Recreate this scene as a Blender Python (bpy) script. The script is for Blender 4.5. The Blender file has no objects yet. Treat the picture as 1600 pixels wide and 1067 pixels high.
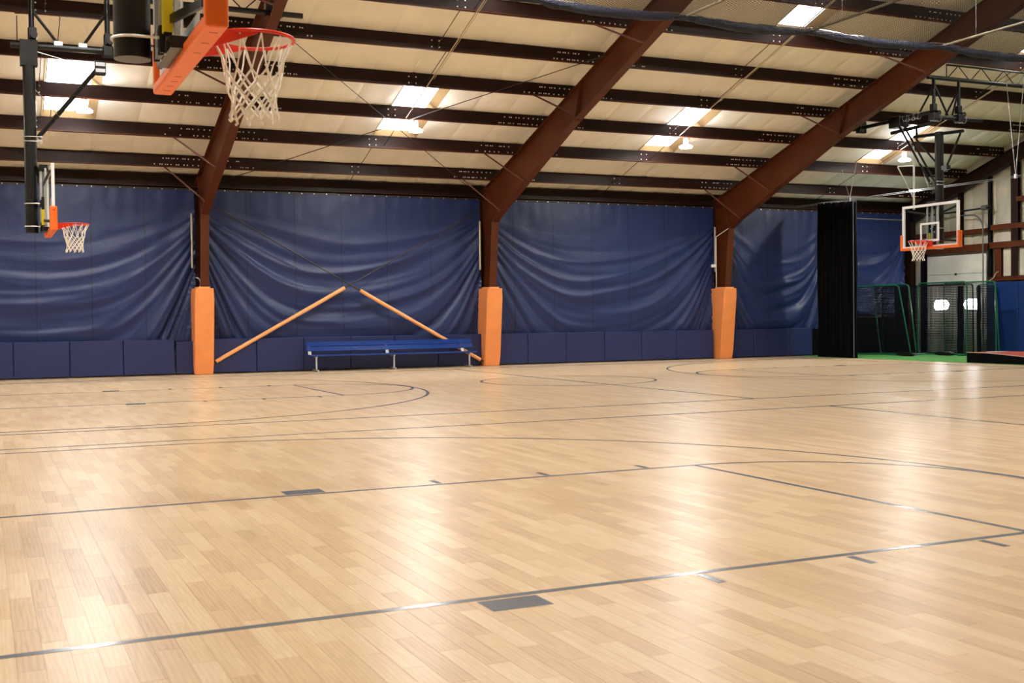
import bpy, math, random
from mathutils import Vector, Matrix, noise
random.seed(7)
F = 0.3048                      # the building is measured in feet, the scene is in metres
sc = bpy.context.scene
C = sc.collection
V = Vector
PI = math.pi

def srgb(r, g, b):
    f = lambda c: (c/255/12.92) if c/255 <= .04045 else ((c/255+.055)/1.055)**2.4
    return (f(r), f(g), f(b), 1)

# ---------------------------------------------------------------- camera
cam_d = bpy.data.cameras.new('camera'); cam = bpy.data.objects.new('camera', cam_d); C.objects.link(cam)
pit, rol, yaw = math.radians(-1.221), math.radians(-.6593), math.radians(24.6213)
fw = V((math.sin(yaw)*math.cos(pit), math.cos(yaw)*math.cos(pit), math.sin(pit)))
rt = V((math.cos(yaw), -math.sin(yaw), 0)); up = rt.cross(fw)
r2 = rt*math.cos(rol) + up*math.sin(rol); u2 = -rt*math.sin(rol) + up*math.cos(rol)
M = Matrix(((r2.x, u2.x, -fw.x, 0), (r2.y, u2.y, -fw.y, 0), (r2.z, u2.z, -fw.z, 0), (0, 0, 0, 1)))
CAM = V((.1759, -22.3713, 4.3702))
M.translation = CAM*F
cam.matrix_world = M
cam_d.sensor_width = 36; cam_d.lens = 36*1809.42/1600; cam_d.clip_end = 300; cam_d.clip_start = .05
cam_d.dof.use_dof = True; cam_d.dof.focus_distance = 26; cam_d.dof.aperture_fstop = 5.6
sc.camera = cam

# ---------------------------------------------------------------- world, exposure
w = bpy.data.worlds.new('world'); sc.world = w; w.use_nodes = True
w.node_tree.nodes['Background'].inputs[0].default_value = (.75, .85, 1, 1)
w.node_tree.nodes['Background'].inputs[1].default_value = 1.0
sc.view_settings.view_transform = 'Standard'; sc.view_settings.look = 'None'
sc.view_settings.gamma = 1; sc.view_settings.use_curve_mapping = False
sc.view_settings.exposure = 0.62
LENS_E = 560.0        # emission of the lamp lenses, facing down
LAMP_E = 58.0         # faint glow of the lamp bowls
SKY_E = 6.5          # daylight through the skylight panels
DOORWIN_E = 34.0
sc.cycles.max_bounces = 6; sc.cycles.diffuse_bounces = 4; sc.cycles.glossy_bounces = 3
sc.cycles.transparent_max_bounces = 12; sc.cycles.sample_clamp_indirect = 6
sc.cycles.caustics_reflective = False; sc.cycles.caustics_refractive = False

# ---------------------------------------------------------------- materials
MATS = {}
def mat(name, col, rough=.5, metal=0, spec=.5, bump=None, var=None, coat=0, sheen=0):
    """bump = (scale, strength, distance), var = (scale, amount) noise variation of the colour"""
    m = bpy.data.materials.new(name); m.use_nodes = True; nt = m.node_tree; N = nt.nodes; L = nt.links
    b = N['Principled BSDF']; b.inputs['Base Color'].default_value = col; b.inputs['Roughness'].default_value = rough
    b.inputs['Metallic'].default_value = metal; b.inputs['Specular IOR Level'].default_value = spec
    b.inputs['Coat Weight'].default_value = coat
    if sheen: b.inputs['Sheen Weight'].default_value = sheen
    g = N.new('ShaderNodeNewGeometry')
    if var:
        n = N.new('ShaderNodeTexNoise'); n.inputs['Scale'].default_value = var[0]; n.inputs['Detail'].default_value = 5
        L.new(g.outputs['Position'], n.inputs['Vector'])
        r = N.new('ShaderNodeMapRange'); r.inputs[1].default_value = .3; r.inputs[2].default_value = .7
        r.inputs[3].default_value = 1-var[1]; r.inputs[4].default_value = 1+var[1]
        L.new(n.outputs['Fac'], r.inputs[0])
        mx = N.new('ShaderNodeVectorMath'); mx.operation = 'SCALE'; mx.inputs[0].default_value = col[:3]
        L.new(r.outputs[0], mx.inputs['Scale']); L.new(mx.outputs[0], b.inputs['Base Color'])
    if bump:
        n = N.new('ShaderNodeTexNoise'); n.inputs['Scale'].default_value = bump[0]; n.inputs['Detail'].default_value = 3
        L.new(g.outputs['Position'], n.inputs['Vector'])
        bp = N.new('ShaderNodeBump'); bp.inputs['Strength'].default_value = bump[1]; bp.inputs['Distance'].default_value = bump[2]
        L.new(n.outputs['Fac'], bp.inputs['Height']); L.new(bp.outputs[0], b.inputs['Normal'])
    MATS[name] = m
    return m
def emit(name, col, s):
    m = bpy.data.materials.new(name); m.use_nodes = True; nt = m.node_tree
    nt.nodes.remove(nt.nodes['Principled BSDF']); e = nt.nodes.new('ShaderNodeEmission')
    e.inputs[0].default_value = col; e.inputs[1].default_value = s
    nt.links.new(e.outputs[0], nt.nodes['Material Output'].inputs[0]); return m

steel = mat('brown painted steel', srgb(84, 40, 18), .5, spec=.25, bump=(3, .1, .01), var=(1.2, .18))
steel_shade = mat('shaded brown steel', srgb(37, 17, 9), .5, spec=.22, var=(2, .2))  # darker copy of the brown steel, with shade put into its colour
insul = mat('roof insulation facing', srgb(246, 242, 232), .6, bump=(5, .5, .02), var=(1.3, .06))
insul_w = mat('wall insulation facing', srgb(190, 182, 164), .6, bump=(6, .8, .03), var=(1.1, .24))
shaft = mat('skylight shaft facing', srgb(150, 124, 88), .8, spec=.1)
orange = mat('orange pad vinyl', srgb(238, 148, 84), .45, bump=(9, .35, .02), var=(3, .05))
orange_f = mat('orange foam tube', srgb(244, 172, 112), .6)
orange_b = mat('orange backboard padding', srgb(240, 110, 30), .42, bump=(20, .1, .005))
orange_d = mat('dark slot', srgb(150, 50, 12), .6)
rimred = mat('red rim steel', srgb(222, 48, 20), .35)
navy_pad = mat('navy pad vinyl', srgb(27, 39, 88), .5, bump=(60, .25, .003), var=(3, .06))
blue_pad = mat('blue pad vinyl', srgb(13, 44, 102), .45, bump=(50, .2, .003))
black = mat('black powder coat', srgb(11, 11, 12), .33, spec=.4)
blackm = mat('black mesh cloth', srgb(10, 10, 12), .9, spec=.1)
zinc = mat('zinc plated steel', srgb(205, 205, 205), .3, metal=.8)
alu = mat('aluminium', srgb(200, 203, 208), .35, metal=.6)
white = mat('white paint', srgb(238, 238, 240), .45)
white_net = mat('white net cord', srgb(246, 243, 234), .7)
yellow = mat('yellow label', srgb(225, 205, 30), .5)
red_pad = mat('red turf', srgb(168, 62, 50), .85, var=(30, .1))
turf_m = mat('green turf', srgb(74, 138, 62), .9, bump=(150, .8, .01), var=(8, .15))
green_t = mat('dark green tube', srgb(14, 92, 62), .35)
netcord = mat('black netting cord', srgb(14, 16, 24), .8, spec=.2)
netgrey = mat('gathered netting', srgb(26, 32, 54), .55, bump=(40, 1, .03), var=(14, .5))
bench_b = mat('blue enamelled plank', srgb(14, 56, 134), .2, coat=.3)
tape = mat('court line tape', srgb(112, 118, 128), .2)
wallm = mat('dark wall liner', srgb(60, 48, 40), .8)
rodm = mat('dark steel rod', srgb(38, 24, 18), .5)
conduit_m = mat('pale conduit', srgb(196, 180, 150), .4)
beige = mat('ballast housing', srgb(225, 225, 220), .4)
lampbowl = emit('lit lamp bowl', (.94, .97, 1, 1), LAMP_E)
lamplens = emit('lit lamp lens', (.995, .975, .925, 1), LENS_E)
skyl = emit('daylit skylight panel', (.97, .985, 1, 1), SKY_E)
doorwin = emit('daylit door window', (.93, .96, 1, 1), DOORWIN_E)
hole_m = mat('pale hole dots', srgb(238, 232, 220), .5)
track_m = mat('dull door track steel', srgb(120, 118, 110), .4, metal=.6)

# curtain vinyl with stitched vertical seams
def curtain_mat():
    m = mat('navy curtain vinyl', srgb(25, 42, 88), .46, spec=.42)
    nt = m.node_tree; N = nt.nodes; L = nt.links; b = N['Principled BSDF']
    g = N.new('ShaderNodeNewGeometry'); s = N.new('ShaderNodeSeparateXYZ'); L.new(g.outputs['Position'], s.inputs[0])
    def mth(op, a, bb=None, c=None):
        n = N.new('ShaderNodeMath'); n.operation = op
        for i, v in enumerate((a, bb, c)):
            if v is None: continue
            if isinstance(v, (int, float)): n.inputs[i].default_value = v
            else: L.new(v, n.inputs[i])
        return n.outputs[0]
    u = mth('FRACT', mth('DIVIDE', s.outputs['X'], 4.05*F))
    seam = mth('LESS_THAN', u, .018)
    k = mth('SUBTRACT', 1.0, mth('MULTIPLY', seam, .7))
    n = N.new('ShaderNodeTexNoise'); n.inputs['Scale'].default_value = .8; L.new(g.outputs['Position'], n.inputs['Vector'])
    k2 = mth('MULTIPLY', k, mth('ADD', .82, mth('MULTIPLY', n.outputs['Fac'], .36)))
    mx = N.new('ShaderNodeVectorMath'); mx.operation = 'SCALE'; mx.inputs[0].default_value = srgb(25, 42, 88)[:3]
    L.new(k2, mx.inputs['Scale']); L.new(mx.outputs[0], b.inputs['Base Color'])
    n2 = N.new('ShaderNodeTexNoise'); n2.inputs['Scale'].default_value = 9; n2.inputs['Detail'].default_value = 6
    n2.inputs['Distortion'].default_value = .6; L.new(g.outputs['Position'], n2.inputs['Vector'])
    bp = N.new('ShaderNodeBump'); bp.inputs['Strength'].default_value = .35; bp.inputs['Distance'].default_value = .012
    L.new(n2.outputs['Fac'], bp.inputs['Height']); L.new(bp.outputs[0], b.inputs['Normal'])
    return m
navy = curtain_mat()

PW, PL = .335, 2.1            # printed plank module, feet
def floor_mat():
    m = bpy.data.materials.new('maple plank floor'); m.use_nodes = True; nt = m.node_tree; N = nt.nodes; L = nt.links
    b = N['Principled BSDF']
    g = N.new('ShaderNodeNewGeometry'); s = N.new('ShaderNodeSeparateXYZ'); L.new(g.outputs['Position'], s.inputs[0])
    def mth(op, a, bb=None):
        n = N.new('ShaderNodeMath'); n.operation = op
        for i, v in enumerate((a, bb)):
            if v is None: continue
            if isinstance(v, (int, float)): n.inputs[i].default_value = v
            else: L.new(v, n.inputs[i])
        return n.outputs[0]
    xs = mth('DIVIDE', mth('ADD', s.outputs['X'], 100*F), PW*F)
    col = mth('FLOOR', xs)
    off = mth('FRACT', mth('MULTIPLY', col, .381966))
    ys = mth('ADD', mth('DIVIDE', mth('ADD', s.outputs['Y'], 100*F), PL*F), off)
    row = mth('FLOOR', ys)
    cmb = N.new('ShaderNodeCombineXYZ'); L.new(col, cmb.inputs[0]); L.new(row, cmb.inputs[1])
    wn = N.new('ShaderNodeTexWhiteNoise'); wn.noise_dimensions = '2D'; L.new(cmb.outputs[0], wn.inputs['Vector'])
    # grain: noise stretched along Y, shifted for each plank
    gv = N.new('ShaderNodeCombineXYZ')
    L.new(mth('ADD', mth('MULTIPLY', s.outputs['X'], 16.0), mth('MULTIPLY', wn.outputs['Value'], 37.0)), gv.inputs[0])
    L.new(mth('MULTIPLY', s.outputs['Y'], 1.5), gv.inputs[1]); L.new(wn.outputs['Value'], gv.inputs[2])
    gn = N.new('ShaderNodeTexNoise'); gn.inputs['Scale'].default_value = 1.6; gn.inputs['Detail'].default_value = 6
    gn.inputs['Distortion'].default_value = 1.6; L.new(gv.outputs[0], gn.inputs['Vector'])
    wv = N.new('ShaderNodeTexWave'); wv.inputs['Scale'].default_value = .9; wv.inputs['Distortion'].default_value = 7
    wv.inputs['Detail'].default_value = 3; L.new(gv.outputs[0], wv.inputs['Vector'])
    tone = mth('ADD', mth('ADD', mth('MULTIPLY', wn.outputs['Value'], .38), mth('MULTIPLY', gn.outputs['Fac'], .60)),
               mth('MULTIPLY', wv.outputs['Fac'], .14))
    r = N.new('ShaderNodeValToRGB'); L.new(tone, r.inputs[0])
    e = r.color_ramp.elements
    e[0].position = .12; e[0].color = srgb(172, 134, 98)
    e[1].position = .92; e[1].color = srgb(230, 209, 177)
    e3 = e.new(.40); e3.color = srgb(205, 175, 137)
    e4 = e.new(.62); e4.color = srgb(217, 189, 151)
    # joint lines
    fx = mth('FRACT', xs); fy = mth('FRACT', ys)
    jx = mth('LESS_THAN', fx, .03); jy = mth('LESS_THAN', fy, .006)
    j = mth('SUBTRACT', 1.0, mth('MULTIPLY', mth('MAXIMUM', jx, jy), .06))
    # welded seam between two sheets of flooring
    sd = mth('LESS_THAN', mth('ABSOLUTE', mth('SUBTRACT', s.outputs['X'], 2.15*F)), .006)
    j2 = mth('MULTIPLY', j, mth('SUBTRACT', 1.0, mth('MULTIPLY', sd, .16)))
    # broad random tone variation across the flooring
    big = N.new('ShaderNodeTexNoise'); big.inputs['Scale'].default_value = .35; big.inputs['Detail'].default_value = 2
    L.new(g.outputs['Position'], big.inputs['Vector'])
    j3 = mth('MULTIPLY', j2, mth('ADD', .94, mth('MULTIPLY', big.outputs['Fac'], .12)))
    mx = N.new('ShaderNodeVectorMath'); mx.operation = 'SCALE'; L.new(r.outputs[0], mx.inputs[0]); L.new(j3, mx.inputs['Scale'])
    L.new(mx.outputs[0], b.inputs['Base Color'])
    b.inputs['Roughness'].default_value = .36; b.inputs['Specular IOR Level'].default_value = .5
    rr = mth('ADD', .25, mth('MULTIPLY', gn.outputs['Fac'], .12)); L.new(rr, b.inputs['Roughness'])
    bp = N.new('ShaderNodeBump'); bp.inputs['Strength'].default_value = .12; bp.inputs['Distance'].default_value = .004
    L.new(gn.outputs['Fac'], bp.inputs['Height']); L.new(bp.outputs[0], b.inputs['Normal'])
    return m
floor_m = floor_mat()

def glass_mat():
    m = bpy.data.materials.new('backboard glass'); m.use_nodes = True; nt = m.node_tree; N = nt.nodes; L = nt.links
    N.remove(N['Principled BSDF'])
    t = N.new('ShaderNodeBsdfTransparent'); t.inputs[0].default_value = (.93, .96, .95, 1)
    g = N.new('ShaderNodeBsdfGlossy'); g.inputs['Roughness'].default_value = .02
    mx = N.new('ShaderNodeMixShader'); mx.inputs[0].default_value = .05; L.new(t.outputs[0], mx.inputs[1]); L.new(g.outputs[0], mx.inputs[2])
    L.new(mx.outputs[0], N['Material Output'].inputs[0]); return m
glass = glass_mat()

# ---------------------------------------------------------------- mesh builder (feet)
class MB:
    def __init__(s): s.v = []; s.f = []
    def add(s, vs, fs):
        o = len(s.v); s.v += [tuple(p) for p in vs]; s.f += [tuple(i+o for i in f) for f in fs]; return s
    def box(s, x0, x1, y0, y1, z0, z1):
        return s.add([(x0,y0,z0),(x1,y0,z0),(x1,y1,z0),(x0,y1,z0),(x0,y0,z1),(x1,y0,z1),(x1,y1,z1),(x0,y1,z1)],
                     [(3,2,1,0),(4,5,6,7),(0,1,5,4),(1,2,6,5),(2,3,7,6),(3,0,4,7)])
    def rbox(s, x0, x1, y0, y1, z0, z1, r):
        """box with chamfered edges"""
        vs = []; 
        for ax in range(3):
            for sx in (0,1):
                for sy in (0,1):
                    for sz in (0,1):
                        X = [x1 if sx else x0, y1 if sy else y0, z1 if sz else z0]; sg = [-1 if sx else 1, -1 if sy else 1, -1 if sz else 1]
                        for a in range(3):
                            if a != ax: X[a] += sg[a]*r
                        vs.append(tuple(X))
        I = lambda ax,sx,sy,sz: ax*8+sx*4+sy*2+sz
        fs = [(I(0,0,0,0),I(0,0,0,1),I(0,0,1,1),I(0,0,1,0)),(I(0,1,0,0),I(0,1,1,0),I(0,1,1,1),I(0,1,0,1)),
              (I(1,0,0,0),I(1,1,0,0),I(1,1,0,1),I(1,0,0,1)),(I(1,0,1,0),I(1,0,1,1),I(1,1,1,1),I(1,1,1,0)),
              (I(2,0,0,0),I(2,0,1,0),I(2,1,1,0),I(2,1,0,0)),(I(2,0,0,1),I(2,1,0,1),I(2,1,1,1),I(2,0,1,1))]
        for a in (0,1):
            for b in (0,1):
                fs.append((I(0,a,b,0),I(0,a,b,1),I(1,a,b,1),I(1,a,b,0)))
                fs.append((I(0,a,0,b),I(2,a,0,b),I(2,a,1,b),I(0,a,1,b)))
                fs.append((I(1,0,a,b),I(1,1,a,b),I(2,1,a,b),I(2,0,a,b)))
                for c in (0,1): fs.append((I(0,a,b,c),I(1,a,b,c),I(2,a,b,c)))
        s.add(vs, fs); s.fix = True; return s
    def tube(s, pts, r, n=8, closed=False, caps=True):
        pts = [V(p) for p in pts]; m = len(pts); rings = []; prev = None
        for i, p in enumerate(pts):
            if closed: d = pts[(i+1) % m]-pts[i-1]
            else: d = pts[min(i+1, m-1)]-pts[max(i-1, 0)]
            d.normalize()
            if prev is None: a = d.orthogonal().normalized()
            else: a = (prev - d*prev.dot(d)).normalized()
            prev = a; b = d.cross(a); rr = r[i] if isinstance(r, (list, tuple)) else r
            rings.append([p+(a*math.cos(2*PI*k/n)+b*math.sin(2*PI*k/n))*rr for k in range(n)])
        vs = [q for g in rings for q in g]; fs = []
        for i in range(m if closed else m-1):
            j = (i+1) % m
            for k in range(n): fs.append((i*n+k, i*n+(k+1) % n, j*n+(k+1) % n, j*n+k))
        if caps and not closed: fs += [tuple(range(n))[::-1], tuple(range((m-1)*n, m*n))]
        return s.add(vs, fs)
    def bar(s, p0, p1, w, h, upv=(0,0,1)):
        """rectangular bar from p0 to p1"""
        p0, p1 = V(p0), V(p1); d = (p1-p0).normalized(); u = V(upv)
        a = d.cross(u)
        if a.length < 1e-3: a = d.cross(V((1,0,0)))
        a.normalize(); b = a.cross(d).normalized()
        vs = [p+a*x*w/2+b*y*h/2 for p in (p0, p1) for x, y in ((-1,-1),(1,-1),(1,1),(-1,1))]
        return s.add(vs, [(3,2,1,0),(4,5,6,7),(0,1,5,4),(1,2,6,5),(2,3,7,6),(3,0,4,7)])
    def lathe(s, prof, c=(0,0,0), n=20):
        vs = []; fs = []
        for r, z in prof:
            for k in range(n): vs.append((c[0]+r*math.cos(2*PI*k/n), c[1]+r*math.sin(2*PI*k/n), c[2]+z))
        for i in range(len(prof)-1):
            for k in range(n): fs.append((i*n+k, i*n+(k+1) % n, (i+1)*n+(k+1) % n, (i+1)*n+k))
        fs.append(tuple(range(n))[::-1]); fs.append(tuple(range((len(prof)-1)*n, len(prof)*n)))
        return s.add(vs, fs)
    def extrude(s, poly, axis, a, b):
        """poly in the two other axes, extruded from a to b along axis"""
        def P(p, t):
            return (t, p[0], p[1]) if axis == 'X' else (p[0], t, p[1]) if axis == 'Y' else (p[0], p[1], t)
        n = len(poly); vs = [P(p, a) for p in poly]+[P(p, b) for p in poly]
        fs = [tuple(range(n))[::-1], tuple(range(n, 2*n))]+[(k, (k+1) % n, n+(k+1) % n, n+k) for k in range(n)]
        return s.add(vs, fs)
    def grid(s, fn, nu, nv):
        vs = [fn(i/nu, j/nv) for j in range(nv+1) for i in range(nu+1)]
        fs = [(j*(nu+1)+i, j*(nu+1)+i+1, (j+1)*(nu+1)+i+1, (j+1)*(nu+1)+i) for j in range(nv) for i in range(nu)]
        return s.add(vs, fs)
    def build(s, name, m, parent=None, loc=None, smooth=False, flip=False):
        me = bpy.data.meshes.new(name)
        o = V(loc) if loc else V((0,0,0))
        me.from_pydata([(V(p)-o)*F for p in s.v], [], s.f)
        if True:
            import bmesh
            bm = bmesh.new(); bm.from_mesh(me); bmesh.ops.recalc_face_normals(bm, faces=bm.faces[:]); bm.to_mesh(me); bm.free()
        if smooth:
            me.polygons.foreach_set('use_smooth', [True]*len(me.polygons))
            if smooth != 'all': me.set_sharp_from_angle(angle=math.radians(40))
        me.materials.append(m); ob = bpy.data.objects.new(name, me); C.objects.link(ob)
        if loc: ob.location = o*F
        if parent: ob.parent = parent
        return ob
    def pieces(s):
        """connected pieces as separate builders"""
        par = list(range(len(s.v)))
        def fd(a):
            while par[a] != a: par[a] = par[par[a]]; a = par[a]
            return a
        for f in s.f:
            for k in f[1:]: par[fd(k)] = fd(f[0])
        grp = {}
        for f in s.f: grp.setdefault(fd(f[0]), []).append(f)
        out = []
        for fs in grp.values():
            ids = sorted({i for f in fs for i in f}); mp = {i: k for k, i in enumerate(ids)}
            m = MB(); m.v = [s.v[i] for i in ids]; m.f = [tuple(mp[i] for i in f) for f in fs]; out.append(m)
        return out
def tag(o, label, cat, group=None):
    o['label'] = label; o['category'] = cat
    if group: o['group'] = group
    return o
def thing(name, label, cat, loc=(0,0,0), rz=0, group=None):
    o = bpy.data.objects.new(name, None); C.objects.link(o); o.location = V(loc)*F; o.rotation_euler = (0,0,rz)
    o.empty_display_size = .2
    return tag(o, label, cat, group)
def struct(o): o['kind'] = 'structure'; return o
def stuff(o): o['kind'] = 'stuff'; return o
def copy_tree(o, parent=None):
    c = o.copy(); C.objects.link(c); c.parent = parent
    for ch in list(o.children): copy_tree(ch, c)
    return c
ORD = ['first', 'second', 'third', 'fourth', 'fifth', 'sixth', 'seventh', 'eighth', 'ninth', 'tenth', 'eleventh', 'twelfth']

SL, Z0, Y0 = .331, 15.81, 73.73
RIDGE = 15.0
def roofz(y): return Z0+SL*(Y0-y) if y >= RIDGE else Z0+SL*(Y0-RIDGE)-SL*(RIDGE-y)
COLX = [-8.7, 16.55, 41.8, 67.05, 92.3]
WALLY, ENDX = 75.6, 93.0
YF = 47.58

# ---------------------------------------------------------------- floor
LX, NY = -34, -45.5
fl = MB().box(LX, 76.4, NY, WALLY, -.3, 0).build('floor', floor_m); struct(fl)
tf = MB().box(76.4, ENDX+.4, NY, WALLY, -.3, .012).build('floor_turf', turf_m); struct(tf)
# planks that can be told apart near the camera
def plank_mb(mb, x0, x1, y0, y1, z):
    g = .001; c = .0025
    vs = [(x0+g,y0+g,0),(x1-g,y0+g,0),(x1-g,y1-g,0),(x0+g,y1-g,0),
          (x0+g+c,y0+g+c,z),(x1-g-c,y0+g+c,z),(x1-g-c,y1-g-c,z),(x0+g+c,y1-g-c,z)]
    mb.add(vs, [(4,5,6,7),(0,1,5,4),(1,2,6,5),(2,3,7,6),(3,0,4,7)])
pl = []
c0 = int((0-6+100)/PW)
for c in range(c0, c0+int(62/PW)):
    off = (c*.381966) % 1.0
    x0 = c*PW-100
    for r in range(int((-22+100)/PL), int((34+100)/PL)):
        y0 = (r-off)*PL-100
        d = V((x0+PW/2, y0+PL/2, 0))-CAM; z = d.dot(fw)
        if z < 12 or d.length > 47: continue
        if abs(d.dot(r2)/z) > .50: continue
        pl.append((d.length, x0, y0, d.dot(r2)/z, d.dot(u2)/z))
pl.sort()
vis = [p for p in pl if abs(p[3]) < .45 and p[4] > -.31]
near = set((p[1], p[2]) for p in vis[:300])
rest = MB()
for d, x0, y0, a, b in pl:
    z = .0045+random.random()*.0006
    if (x0, y0) in near:
        m = MB(); plank_mb(m, x0, x0+PW, y0, y0+PL, z); m.build('plank', floor_m, fl, loc=(x0, y0, 0))
    else: plank_mb(rest, x0, x0+PW, y0, y0+PL, z)
stuff(rest.build('planks', floor_m, fl))

# court lines (tape)
LT, LZ = .165, .0085
def hline(x0, x1, y, w=LT, name='court_line'): MB().box(x0, x1, y-w/2, y+w/2, 0, LZ).build(name, tape, fl)
def vline(x, y0, y1, w=LT, name='court_line'): MB().box(x-w/2, x+w/2, y0, y1, 0, LZ).build(name, tape, fl)
def arcline(cx, cy, r, a0, a1, n=64, z=LZ+.001, name='court_arc'):
    m = MB()
    def fn(u, v):
        a = math.radians(a0+(a1-a0)*u); rr = r+(v-.5)*LT
        return (cx+rr*math.cos(a), cy+rr*math.sin(a), z)
    m.grid(fn, n, 1).build(name, tape, fl)
HX, LEN = 36.4, 72.8
def key(bx, s, cy):
    X = lambda x: bx+s*x
    for t in (-1, 1):
        a, b = sorted((X(0), X(18.92))); hline(a, b, cy+t*5.92, name='lane_line')
        a, b = sorted((X(7), X(8))); y0, y1 = sorted((cy+t*6.08, cy+t*6.72)); MB().box(a, b, y0, y1, 0, LZ).build('lane_block', tape, fl)
        for q in (11.08, 14.25, 17.42):
            MB().box(X(q)-.085, X(q)+.085, y0, y1, 0, LZ).build('lane_mark', tape, fl)
        a, b = sorted((X(0), X(5.25))); hline(a, b, cy+t*19.67, name='three_point_line')
    vline(X(18.92), cy-5.92, cy+5.92, name='free_throw_line')
    a = (-90, 90) if s > 0 else (90, 270)
    arcline(X(18.92), cy, 5.92, *a, name='free_throw_arc')
    arcline(X(5.25), cy, 19.67, *a, n=120, z=LZ+.002, name='three_point_arc')
for cy, hw in ((0, 20.97), (YF, 20.9)):
    for sg in (-1, 1): hline(0, LEN, cy+sg*hw, name='sideline')
    vline(HX, cy-hw, cy+hw, name='half_court_line')
    arcline(HX, cy, 5.92, 0, 360, 96, name='center_circle')
    vline(0, cy-hw, cy+hw, name='baseline'); vline(LEN, cy-hw, cy+hw, name='baseline')
    key(0, 1, cy)
    key(LEN, -1, cy)

# ---------------------------------------------------------------- ceiling shell, insulation, skylights
cl = MB()
def slope_slab(y0, y1, off, th, x0=LX, x1=ENDX+.6):
    cl.add([(x,y,roofz(y)+off+t) for t in (0, th) for x in (x0, x1) for y in (y0, y1)],
           [(0,1,3,2),(4,6,7,5),(0,4,5,1),(1,5,7,3),(3,7,6,2),(2,6,4,0)])
slope_slab(RIDGE, 77, 2.1, .2); slope_slab(NY-1.5, RIDGE-.001, 2.1, .2)
# insulation face of the far slope and of the parts nobody sees from here
ceiling = struct(cl.build('ceiling', insul))
ins_rest = MB()
PUR = [71.85, 67.0, 62.2, 57.45, 52.7, 47.95, 43.15, 38.4, 33.6, 28.8, 24.0, 19.2]
OFF = 1.03
SKX = [-44.9+24.7*i for i in range(6)]     # left edges of the skylight columns
SKX = [-20.2, 4.5, 29.2, 53.9, 78.4]
def blanket(x0, x1, y0, y1, parent=ceiling):
    nseg = max(2, int((y1-y0)/1.2)); edge = .04
    def fn(u, v):
        x = x0+(x1-x0)*u; y = y0+(y1-y0)*v
        e = min(u, 1-u)
        pk = min(abs(y-p) for p in PUR+[75.2])      # pinched over each purlin, sagging between
        sag = .05*min(1, pk/2.4)**.7*(min(1, e/.12)) + .02*noise.noise(V((x*.8, y*.8, 3)))
        z = roofz(y)+OFF-sag+(.07 if e < .001 else 0)
        return (x, y, z)
    m = MB(); m.grid(fn, 8, nseg)
    return m.build('insulation_blanket', insul, parent, smooth='all')
edges = []
xs = [LX]
cur = LX
seg = []
for i, s in enumerate(SKX):
    h0, h1 = s-.12, s+3.5
    if i == 0: a = LX
    n = max(1, round((h0-a)/3.05))
    for k in range(n): seg.append((a+(h0-a)*k/n, a+(h0-a)*(k+1)/n, False))
    seg.append((h0, h1, True)); a = h1
n = round((ENDX-a)/3.05)
for k in range(n): seg.append((a+(ENDX-a)*k/n, a+(ENDX-a)*(k+1)/n, False))
SKY_Y = [(57.55, 66.9), (38.5, 47.85), (19.3, 28.7)]
TOPY = 16.0
for x0, x1, hole in seg:
    if x1 < -3:            # left of the frame: one plain run
        if hole: continue
    if not hole: blanket(x0, x1, TOPY, 75.5)
    else:
        for ya, yb in ((66.9, 75.5), (47.85, 57.55), (28.7, 38.5), (TOPY, 19.3)): blanket(x0, x1, ya, yb)
for y0, y1 in ((NY, RIDGE+1),):
    def fn(u, v):
        y = y0+(y1-y0)*v; return (LX+(ENDX-LX)*u, y, roofz(y)+OFF)
    MB().grid(fn, 1, 24).build('insulation_far_slope', insul, ceiling)
wn = 0
for s in SKX:
    for ya, yb in SKY_Y:
        wn += 1
        zf = lambda y: roofz(y)+1.5
        m = MB().add([(s,ya,zf(ya)),(s+2.95,ya,zf(ya)),(s+2.95,yb,zf(yb)),(s,yb,zf(yb)),
                      (s,ya,zf(ya)+.05),(s+2.95,ya,zf(ya)+.05),(s+2.95,yb,zf(yb)+.05),(s,yb,zf(yb)+.05)],
                     [(3,2,1,0),(4,5,6,7),(0,1,5,4),(1,2,6,5),(2,3,7,6),(3,0,4,7)])
        wo = struct(m.build('window_%d' % wn, skyl))
        # slanted shaft sides between skylight panel and insulation
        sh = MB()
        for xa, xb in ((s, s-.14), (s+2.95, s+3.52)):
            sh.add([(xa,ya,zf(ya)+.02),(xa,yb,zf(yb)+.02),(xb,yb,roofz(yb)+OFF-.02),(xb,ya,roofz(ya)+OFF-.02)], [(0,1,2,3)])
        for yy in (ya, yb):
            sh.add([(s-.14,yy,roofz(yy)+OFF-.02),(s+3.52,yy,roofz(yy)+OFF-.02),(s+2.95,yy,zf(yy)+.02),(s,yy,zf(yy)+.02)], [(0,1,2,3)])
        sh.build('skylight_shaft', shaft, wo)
        fr = MB()
        for xx in (s-.02, s+.95, s+1.95): 
            fr.add([(xx,ya,zf(ya)-.01),(xx+.05,ya,zf(ya)-.01),(xx+.05,yb,zf(yb)-.01),(xx,yb,zf(yb)-.01),(xx,ya,zf(ya)-.05),(xx+.05,ya,zf(ya)-.05),(xx+.05,yb,zf(yb)-.05),(xx,yb,zf(yb)-.05)],
                     [(3,2,1,0),(4,5,6,7),(0,1,5,4),(1,2,6,5),(2,3,7,6),(3,0,4,7)]) if xx < s+.5 else None
        fr.build('skylight_edge_shade', black, wo)  # black bar on the left edge only, dark shading drawn as a part

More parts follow.
